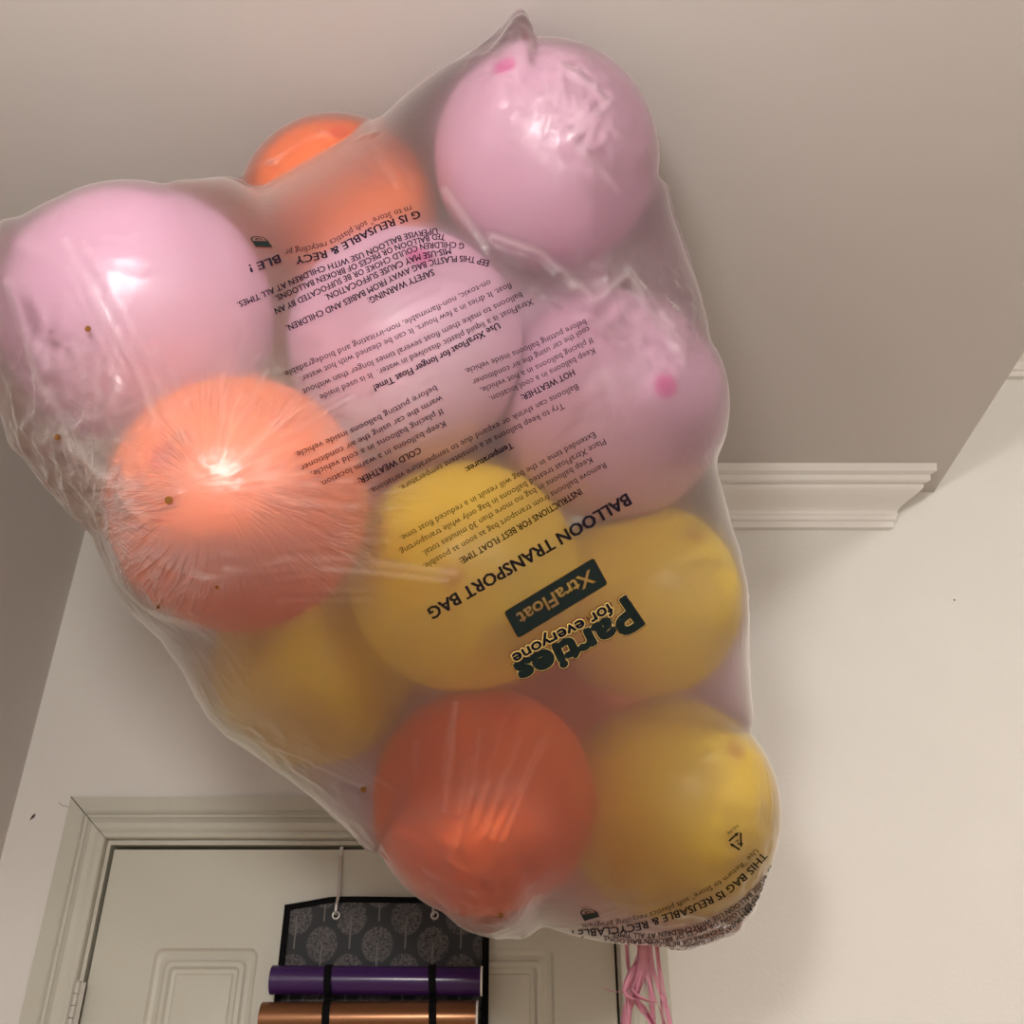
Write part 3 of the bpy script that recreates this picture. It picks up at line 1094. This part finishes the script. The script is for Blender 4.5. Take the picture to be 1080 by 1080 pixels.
BO = .022
text_part('printed_title', [('BALLOON TRANSPORT BAG', [(660.4, 520), (449.7, 642.5)], 13.6, .03)])
text_part('printed_text', [
    ('INSTRUCTIONS FOR BEST FLOAT TIME:', [(611, 515), (547, 552.5), (483.5, 589.5)], 7.2, BO),
    ('Remove balloons from transport bag as soon as possible.', [(637, 487.5), (540, 542), (445.5, 595.5)], 6.9, .006),
    ('Keep balloons in bag no more than 30 minutes total.', [(622.5, 482), (535, 530.5), (445, 581.5)], 6.9, .006),
    ('Place XtraFloat treated balloons in bag only while transporting.', [(636.5, 462.5), (528, 522), (420, 580.5)], 6.9, .006),
    ('Extended time in the bag will result in a reduced float time.', [(626, 455.5), (525, 510), (421, 566)], 6.9, .006)])
text_part('printed_text', [
    ('Temperatures:', [(539, 466.5), (490, 493.5)], 7.0, BO),
    ('Try to keep balloons at a consistent temperature.', [(593, 425), (507, 467), (420.5, 513)], 6.9, .006),
    ('Balloons can shrink or expand due to temperature variations.', [(608, 405), (500, 458), (389.5, 516)], 6.9, .006)])
text_part('printed_text', [
    ('HOT WEATHER:', [(604, 389.5), (548.5, 417)], 7.0, BO),
    ('Keep balloons in a cool location.', [(625.5, 367), (572, 393.5), (515.5, 418.5)], 6.8, .006),
    ('If placing balloons in a hot vehicle,', [(623, 356), (565, 385), (506, 409.5)], 6.8, .006),
    ('cool the car using the air conditioner', [(620, 344), (560, 375), (497.5, 401)], 6.8, .006),
    ('before putting balloons inside vehicle.', [(616.5, 336.5), (555, 365), (489.5, 389.5)], 6.8, .006)])
text_part('printed_text', [
    ('COLD WEATHER:', [(442, 471.5), (376.5, 505)], 7.0, BO),
    ('Keep balloons in a warm location.', [(468, 444), (403, 477), (337, 508.5)], 6.8, .006),
    ('If placing balloons in a cold vehicle,', [(465, 431), (397, 466), (327.5, 498)], 6.8, .006),
    ('warm the car using the air conditioner', [(465, 417), (391, 456), (316, 492)], 6.8, .006),
    ('before putting balloons inside vehicle.', [(459, 406.5), (385, 445), (310, 478)], 6.8, .006)])
text_part('printed_text', [
    ('Use XtraFloat for longer Float Time!', [(525, 340), (460, 375), (393, 407)], 7.4, BO),
    ('XtraFloat is a liquid plastic dissolved in water.  It is used inside', [(560.7, 315), (448, 368), (336.5, 417)], 6.9, .006),
    ('balloons to make them float several times longer than without', [(549, 308), (434, 362), (318.5, 411)], 6.9, .006),
    ('float. It dries in a few hours. It can be cleaned with hot water.', [(538, 298), (428, 349), (316, 398)], 6.9, .006),
    ('on-toxic, non-flammable, non-irritating and biodegradable.', [(516, 295), (408, 346), (298, 393)], 6.9, .006)])
text_part('printed_warning', [
    ('SAFETY WARNING:', [(456.3, 284), (428, 295.5), (387, 315)], 7.2, BO),
    ('EEP THIS PLASTIC BAG AWAY FROM BABIES AND CHILDREN.', [(516, 275), (490, 270), (462, 272.5), (440.7, 278.5), (417.8, 288), (391.9, 301.5), (363, 316), (343, 325), (301, 344)], 6.9, BO),
    ('MIS-USE MAY CAUSE SUFFOCATION.', [(474.8, 261.5), (443.7, 267.5), (424.4, 274.5), (397.8, 286), (374.8, 297), (342, 311.5)], 6.9, BO),
    ('G CHILDREN COULD CHOKE OR BE SUFFOCATED BY AN', [(490, 257), (474.8, 255.5), (445, 257.4), (417, 267.5), (390.4, 280), (356, 294.5), (313.3, 315), (289, 326)], 6.6, BO),
    ('TED BALLOON OR PIECES OF BROKEN BALLOONS.', [(470, 248), (456.3, 247.5), (416.3, 259), (381.5, 275), (356, 285), (334.8, 293), (289.6, 312.3)], 6.5, BO),
    ('UPERVISE BALLOON USE WITH CHILDREN AT ALL TIMES.', [(460.7, 240.5), (423, 248), (385, 265), (355, 276), (329.6, 284.5), (305, 295.6), (278.5, 307.4), (249.6, 319.3)], 6.5, BO)], label='safety warning in bold capitals')
text_part('printed_text', [
    ('G IS REUSABLE & RECY', [(442, 222), (400, 236), (364, 254.5), (344, 264), (311, 271.5)], 8.4, BO),
    ('BLE !', [(294, 268.5), (280, 274), (262, 280)], 8.8, BO),
    ('rn to Store" soft plastics recycling pr', [(433, 217), (386, 233), (344, 255), (300, 264)], 6.8, .006)])
# second print at the foot of the bag
text_part('printed_text', [
    ('THIS BAG IS REUSABLE & RECYCLABLE !', [(803.5, 898), (787, 917), (766, 935), (755, 942), (725, 956), (700, 964), (681, 971), (657, 976), (630, 978.5), (603, 981.5)], 8.4, BO),
    ('Use "Return to Store" soft plastics recycling program.', [(796.5, 894.5), (783, 908), (766.7, 922), (752.8, 931.5), (728.5, 944), (712.5, 952), (682, 963), (648, 971), (612, 974)], 5.9, .004)])
text_part('printed_warning', [
    ('SUPERVISE BALLOON USE WITH CHILDREN AT ALL TIMES.', [(813, 912), (804, 926), (789, 942), (775.7, 953), (755.5, 965), (726, 977.5), (700, 982), (680, 984), (645, 983)], 5.6, .016),
    ('INFLATED BALLOON OR PIECES OF BROKEN BALLOONS.', [(811, 922), (797, 944), (775, 962), (748, 975), (725, 983), (700, 989), (665, 990.5), (636, 986.5)], 5.0, .016),
    ('CHILDREN COULD CHOKE OR BE SUFFOCATED', [(803, 938), (783, 963), (755, 980), (728, 989.5), (704, 993.5), (662, 992.5)], 4.6, .016),
    ('MIS-USE MAY CAUSE SUFFOCATION.', [(791, 957), (772, 975), (755, 986.5), (722, 996.5), (700, 997.5)], 4.2, .016)], label='safety warning repeated at the foot of the bag')
text_part('recycling_mark', [('HDPE', [(777, 869.5), (766, 878)], 3.4, .0), ('2', [(778.6, 884.5), (774.7, 888)], 6.0, .01)], label='triangular plastic recycling mark numbered 2')
bm = bmesh.new()
tri = [np.array(p, float) for p in ((780.8, 876), (781.5, 897), (767.3, 888.2))]
ctr = sum(tri) / 3
for i in range(3):
    a, b = tri[i], tri[(i + 1) % 3]
    for f0, f1, tw_ in ((.10, .62, 0), (.62, .86, 1)):
        p0, p1 = a + (b - a) * f0, a + (b - a) * f1
        nrm = (p1 - p0) / np.linalg.norm(p1 - p0); pn = np.array([-nrm[1], nrm[0]])
        wd = 1.0
        q = [p0 + pn * wd, p1 + pn * wd, p1 - pn * wd, p0 - pn * wd] if not tw_ else [p0 + pn * 2.2, p1, p0 - pn * 2.2]
        vs = [bm.verts.new(onto(*z, .0012)) for z in q]
        bm.faces.new(vs)
from_bm('recycling_mark', bm, M_ink, bag)['label'] = 'triangular recycling arrows'


# soft-plastics symbols: a dark tray with a pale round arrow
def tray(corners):
    P = [np.array(p, float) for p in corners]   # top-left, top-right, bottom-right, bottom-left in picture
    f = lambda u_, v_: (P[0] * (1 - u_) + P[1] * u_) * (1 - v_) + (P[3] * (1 - u_) + P[2] * u_) * v_
    bm = bmesh.new()
    n_ = 10
    for i in range(n_):
        for j in range(5):
            q = [f((i + a) / n_, .45 + (j + b) / 5 * .55) for a, b in ((0, 0), (1, 0), (1, 1), (0, 1))]
            bm.faces.new([bm.verts.new(onto(*z, .0012)) for z in q])
    for r0_, r1_, a0, a1 in ((.82, 1.0, 0, 360), (.30, .52, 20, 150), (.30, .52, 200, 330)):
        for k_ in range(24):
            aa, ab = [math.radians(a0 + (a1 - a0) * (k_ + e) / 24) for e in (0, 1)]
            q = [f(.5 + .5 * r_ * math.cos(g), .40 + .40 * r_ * math.sin(g)) for r_, g in ((r0_, aa), (r1_, aa), (r1_, ab), (r0_, ab))]
            bm.faces.new([bm.verts.new(onto(*z, .0014)) for z in q])
    bmesh.ops.remove_doubles(bm, verts=bm.verts, dist=1e-5)
    o = from_bm('recycling_symbol', bm, M_inkg, bag)
    o['label'] = 'dark soft-plastics recycling symbol'


tray([(261.5, 249.5), (279, 249.5), (287.5, 261), (270, 260.5)])
tray([(609.5, 959), (628, 958.5), (632.3, 966.5), (616.5, 971)])


# brand block: dark rounded bar with knocked-out letters
def knocked_bar():
    cu = bpy.data.curves.new('t', 'FONT')
    cu.body = 'XtraFloat'; cu.size = 1.0; cu.offset = .02; cu.resolution_u = 3
    o = bpy.data.objects.new('t', cu); C.objects.link(o)
    dg_ = bpy.context.evaluated_depsgraph_get()
    m = bpy.data.meshes.new_from_object(o.evaluated_get(dg_))
    bm = bmesh.new(); bm.from_mesh(m)
    xs = [v.co.x for v in bm.verts]
    bpy.data.objects.remove(o)
    w = max(xs)
    # letters outlines -> poly curve with the bar around them
    bmesh.ops.dissolve_limit(bm, angle_limit=.001, verts=bm.verts, edges=bm.edges) if False else None
    loops = []
    be = {e for e in bm.edges if len(e.link_faces) == 1}
    while be:
        e = be.pop(); a, b = e.verts; lp = [a, b]
        while True:
            nx_ = next((g for g in lp[-1].link_edges if g in be), None)
            if nx_ is None: break
            be.discard(nx_); lp.append(nx_.other_vert(lp[-1]))
        if lp[0] == lp[-1]: lp.pop()
        loops.append([(v.co.x, v.co.y) for v in lp])
    bm.free()
    x0, x1, y0, y1, r_ = -.42, w + .42, -.42, 1.12, .14
    bar = []
    for cx, cy, a0 in ((x1 - r_, y1 - r_, 0), (x0 + r_, y1 - r_, 90), (x0 + r_, y0 + r_, 180), (x1 - r_, y0 + r_, 270)):
        for i in range(7):
            a = math.radians(a0 + 15 * i)
            bar.append((cx + r_ * math.cos(a), cy + r_ * math.sin(a)))
    loops.append(bar)
    c2 = bpy.data.curves.new('t', 'CURVE'); c2.dimensions = '2D'; c2.fill_mode = 'BOTH'
    for lp in loops:
        s_ = c2.splines.new('POLY'); s_.points.add(len(lp) - 1); s_.use_cyclic_u = True
        for q, (x, y) in zip(s_.points, lp): q.co = (x, y, 0, 1)
    o = bpy.data.objects.new('t', c2); C.objects.link(o)
    dg_ = bpy.context.evaluated_depsgraph_get()
    m2 = bpy.data.meshes.new_from_object(o.evaluated_get(dg_))
    bpy.data.objects.remove(o)
    return m2, x0, x1, y0, y1


m, x0, x1, y0, y1 = knocked_bar()
for v in m.vertices: v.co.y -= y0
bm = bmesh.new()
# baseline edge = the upper-left long side of the bar in the picture
lay(bm, m, [(625.8, 588.2), (531.2, 645.4)], 31.5, x0=x0, width=x1 - x0, capu=(y1 - y0), skew=.045, maxl=5)
from_bm('printed_logo', bm, M_inkg, bag)['label'] = 'dark rounded bar with clear lettering'

# playful two-line wordmark: plum outline, pale rim, dark letters
P_LINE = ('P', [(659.5, 628), (644.5, 642)], 34, 'P')
words = [('P', [(659, 629.5), (638.5, 643.5)], 36.5), ('arties', [(641, 652), (610, 668.5), (575, 685), (542, 699)], 27.0)]
small = [('for', [(641, 636), (619.5, 649)], 13.2), ('everyone', [(613, 652.5), (575, 671), (539, 690.5)], 12.5)]
for mat_, thick, lift, who, nm in ((M_plum, 3.9, .0008, 'w', 'logo_outline'), (M_cream, 3.1, .0014, 'w', 'logo_rim'), (M_inkg, 2.2, .0020, 'w', 'logo_letters'),
                                   (M_plum, 2.7, .0026, 's', 'logo_outline'), (M_cream, 1.9, .0032, 's', 'logo_rim'), (M_ink, .5, .0038, 's', 'logo_letters')):
    bm = bmesh.new()
    for body, pts, cap in (words if who == 'w' else small):
        m = flat_text(body, 0.0, 4)
        xs = [v.co.x for v in m.vertices]
        x0_, w_ = min(xs), max(xs) - min(xs)
        ky = thick / cap * CAPH                       # outline width, picture pixels -> font units
        kx = thick * w_ / Path(pts).L
        b0 = bmesh.new(); b0.from_mesh(m); bpy.data.meshes.remove(m)
        b1 = bmesh.new()
        for q_ in range(12):
            a = q_ * math.pi / 6
            mm = bpy.data.meshes.new('q'); b0.to_mesh(mm)
            for v in mm.vertices:
                v.co.x += kx * math.cos(a); v.co.y += ky * math.sin(a)
            b1.from_mesh(mm); bpy.data.meshes.remove(mm)
        mm = bpy.data.meshes.new('q'); b1.to_mesh(mm); b0.free(); b1.free()
        lay(bm, mm, pts, cap, lift=lift, x0=x0_, width=w_, maxl=5)
    from_bm(nm, bm, mat_, bag)

# punched vent holes
for x, y, r_ in ((178, 527.5, 4.2), (383.5, 832.5, 3.3), (167, 640, 1.8), (93, 347, 3.4), (229, 619, 2.0), (528, 965, 2.6), (61, 461, 3.2)):
    bm = bmesh.new()
    c_ = bm.verts.new(onto(x, y, .0012))
    rg = [bm.verts.new(onto(x + r_ * math.cos(a), y + r_ * math.sin(a), .0012)) for a in [2 * math.pi * k_ / 14 for k_ in range(14)]]
    for i in range(14): bm.faces.new((c_, rg[i], rg[(i + 1) % 14]))
    from_bm('vent_hole', bm, M_hole, bag)

# ------------------------------------------------------------------ pink ribbons hanging under the bag
root = at(672, 1000, 1.31)
tass = empty('ribbon_tassel', tuple(root))
tag(tass, 'bunch of curled pink ribbons hanging below the bag in front of the door casing', 'ribbon')


def ribbon(pts, w, tw0, tw1):
    P = Path3(pts)
    bm = bmesh.new()
    rings = []
    n_ = 40
    for i in range(n_ + 1):
        u_ = i / n_
        p = P(u_); d = (P(min(1, u_ + .01)) - P(max(0, u_ - .01))).normalized()
        a = tw0 + (tw1 - tw0) * u_
        s_ = Vector((math.cos(a), math.sin(a), 0)); s_ = (s_ - d * s_.dot(d)).normalized()
        n2 = d.cross(s_) * .00012
        ww = w * (1 if u_ < .97 else .5)
        rings.append([p + s_ * ww / 2 + n2, p - s_ * ww / 2 + n2, p - s_ * ww / 2 - n2, p + s_ * ww / 2 - n2])
    sweep(bm, rings)
    from_bm('ribbon_strand', bm, M_ribbon, tass, True)


class Path3:
    def __init__(s, pts): s.p = [Vector(p) for p in pts]

    def __call__(s, u_):
        A = [s.p[0] * 2 - s.p[1]] + s.p + [s.p[-1] * 2 - s.p[-2]]
        n_ = len(s.p) - 1
        x = min(u_ * n_, n_ - 1e-6); i = int(x); f = x - i
        a, b, c, d = A[i:i + 4]
        return .5 * (2 * b + (c - a) * f + (2 * a - 5 * b + 4 * c - d) * f * f + (3 * b - a - 3 * c + d) * f ** 3)


STR = [([(660, 985), (662, 1015), (664, 1030), (660, 1060), (668, 1100)], .0035, 0, 1.2),
       ([(676, 985), (677, 1010), (664, 1035), (662, 1048), (680, 1062), (700, 1100)], .011, .1, 1.4),
       ([(679, 985), (678, 1015), (674, 1035), (668, 1050), (660, 1070), (655, 1110)], .009, .4, -.8),
       ([(683, 985), (684, 1010), (686, 1040), (688, 1060), (691, 1110)], .0055, 0, .5),
       ([(686, 985), (688, 1015), (694, 1040), (702, 1060), (710, 1095)], .0045, 1.0, 0),
       ([(682, 985), (682, 1020), (690, 1050), (698, 1070), (716, 1120)], .007, .2, 1.6),
       ([(690, 985), (694, 1020), (697, 1050), (699, 1080), (700, 1120)], .002, 0, 0),
       ([(636, 1042), (645, 1045), (655, 1046), (662, 1040), (672, 1050), (686, 1056), (698, 1057), (703, 1052)], .0045, 1.2, 2.4),
       ([(671, 1054), (678, 1066), (686, 1078), (700, 1110)], .006, .1, .9),
       ([(693, 985), (695, 1010), (701, 1050), (706, 1075), (712, 1120)], .0022, 0, .6),
       ([(674, 985), (672, 1010), (662, 1030), (659, 1045), (664, 1062), (658, 1120)], .005, 1.3, .1),
       ([(681, 1000), (679, 1022), (681, 1040), (670, 1052), (674, 1030), (678, 1018)], .006, .5, 2.0)]
for i, (pp, w, a, b) in enumerate(STR):
    pts = []
    for j, (x, y) in enumerate(pp):
        pts.append(at(x, y, 1.30 + .012 * math.sin(i * 1.7 + j * 1.1)) + np.array([0, .0, 0]))
    ribbon(pts, w * 1.35, a, b * 1.3)

# ------------------------------------------------------------------ lights
def area(name, loc, size, power, col, target=None, shape='DISK'):
    l = bpy.data.lights.new(name, 'AREA'); l.shape = shape; l.size = size; l.energy = power; l.color = col
    o = bpy.data.objects.new(name, l); C.objects.link(o); o.location = loc
    if target is not None:
        o.rotation_euler = (Vector(target) - Vector(loc)).to_track_quat('-Z', 'Y').to_euler()
    return o


def point(name, loc, r_, power, col):
    l = bpy.data.lights.new(name, 'POINT'); l.shadow_soft_size = r_; l.energy = power; l.color = col
    o = bpy.data.objects.new(name, l); C.objects.link(o); o.location = loc
    return o


WARM = (1.0, .962, .922)
point('room_lamp', (-.25, -.38, 2.06), .12, 25, WARM)
point('room_lamp', (.62, -.50, 2.12), .12, 9, WARM)
point('hall_lamp', (1.22, -.30, 3.00), .05, 16, (1.0, .965, .91))
w = bpy.data.worlds.new('world'); bpy.context.scene.world = w; w.use_nodes = True
w.node_tree.nodes['Background'].inputs[0].default_value = (1, .93, .86, 1)
w.node_tree.nodes['Background'].inputs[1].default_value = .05

# ------------------------------------------------------------------ camera and view
cd = bpy.data.cameras.new('camera'); cam = bpy.data.objects.new('camera', cd); C.objects.link(cam)
cam.location = CAM; cam.rotation_euler = (math.pi / 2 + PITCH, 0, 0)
cd.sensor_width = 36; cd.lens = 36.0 * F / 1080; cd.clip_start = .01
sc = bpy.context.scene
sc.camera = cam
sc.view_settings.view_transform = 'Standard'; sc.view_settings.look = 'None'
sc.view_settings.exposure = 0.78; sc.view_settings.gamma = 1.0; sc.view_settings.use_curve_mapping = False
sc.cycles.transparent_max_bounces = 24
sc.cycles.max_bounces = 9
sc.cycles.diffuse_bounces = 4
sc.cycles.sample_clamp_indirect = 8
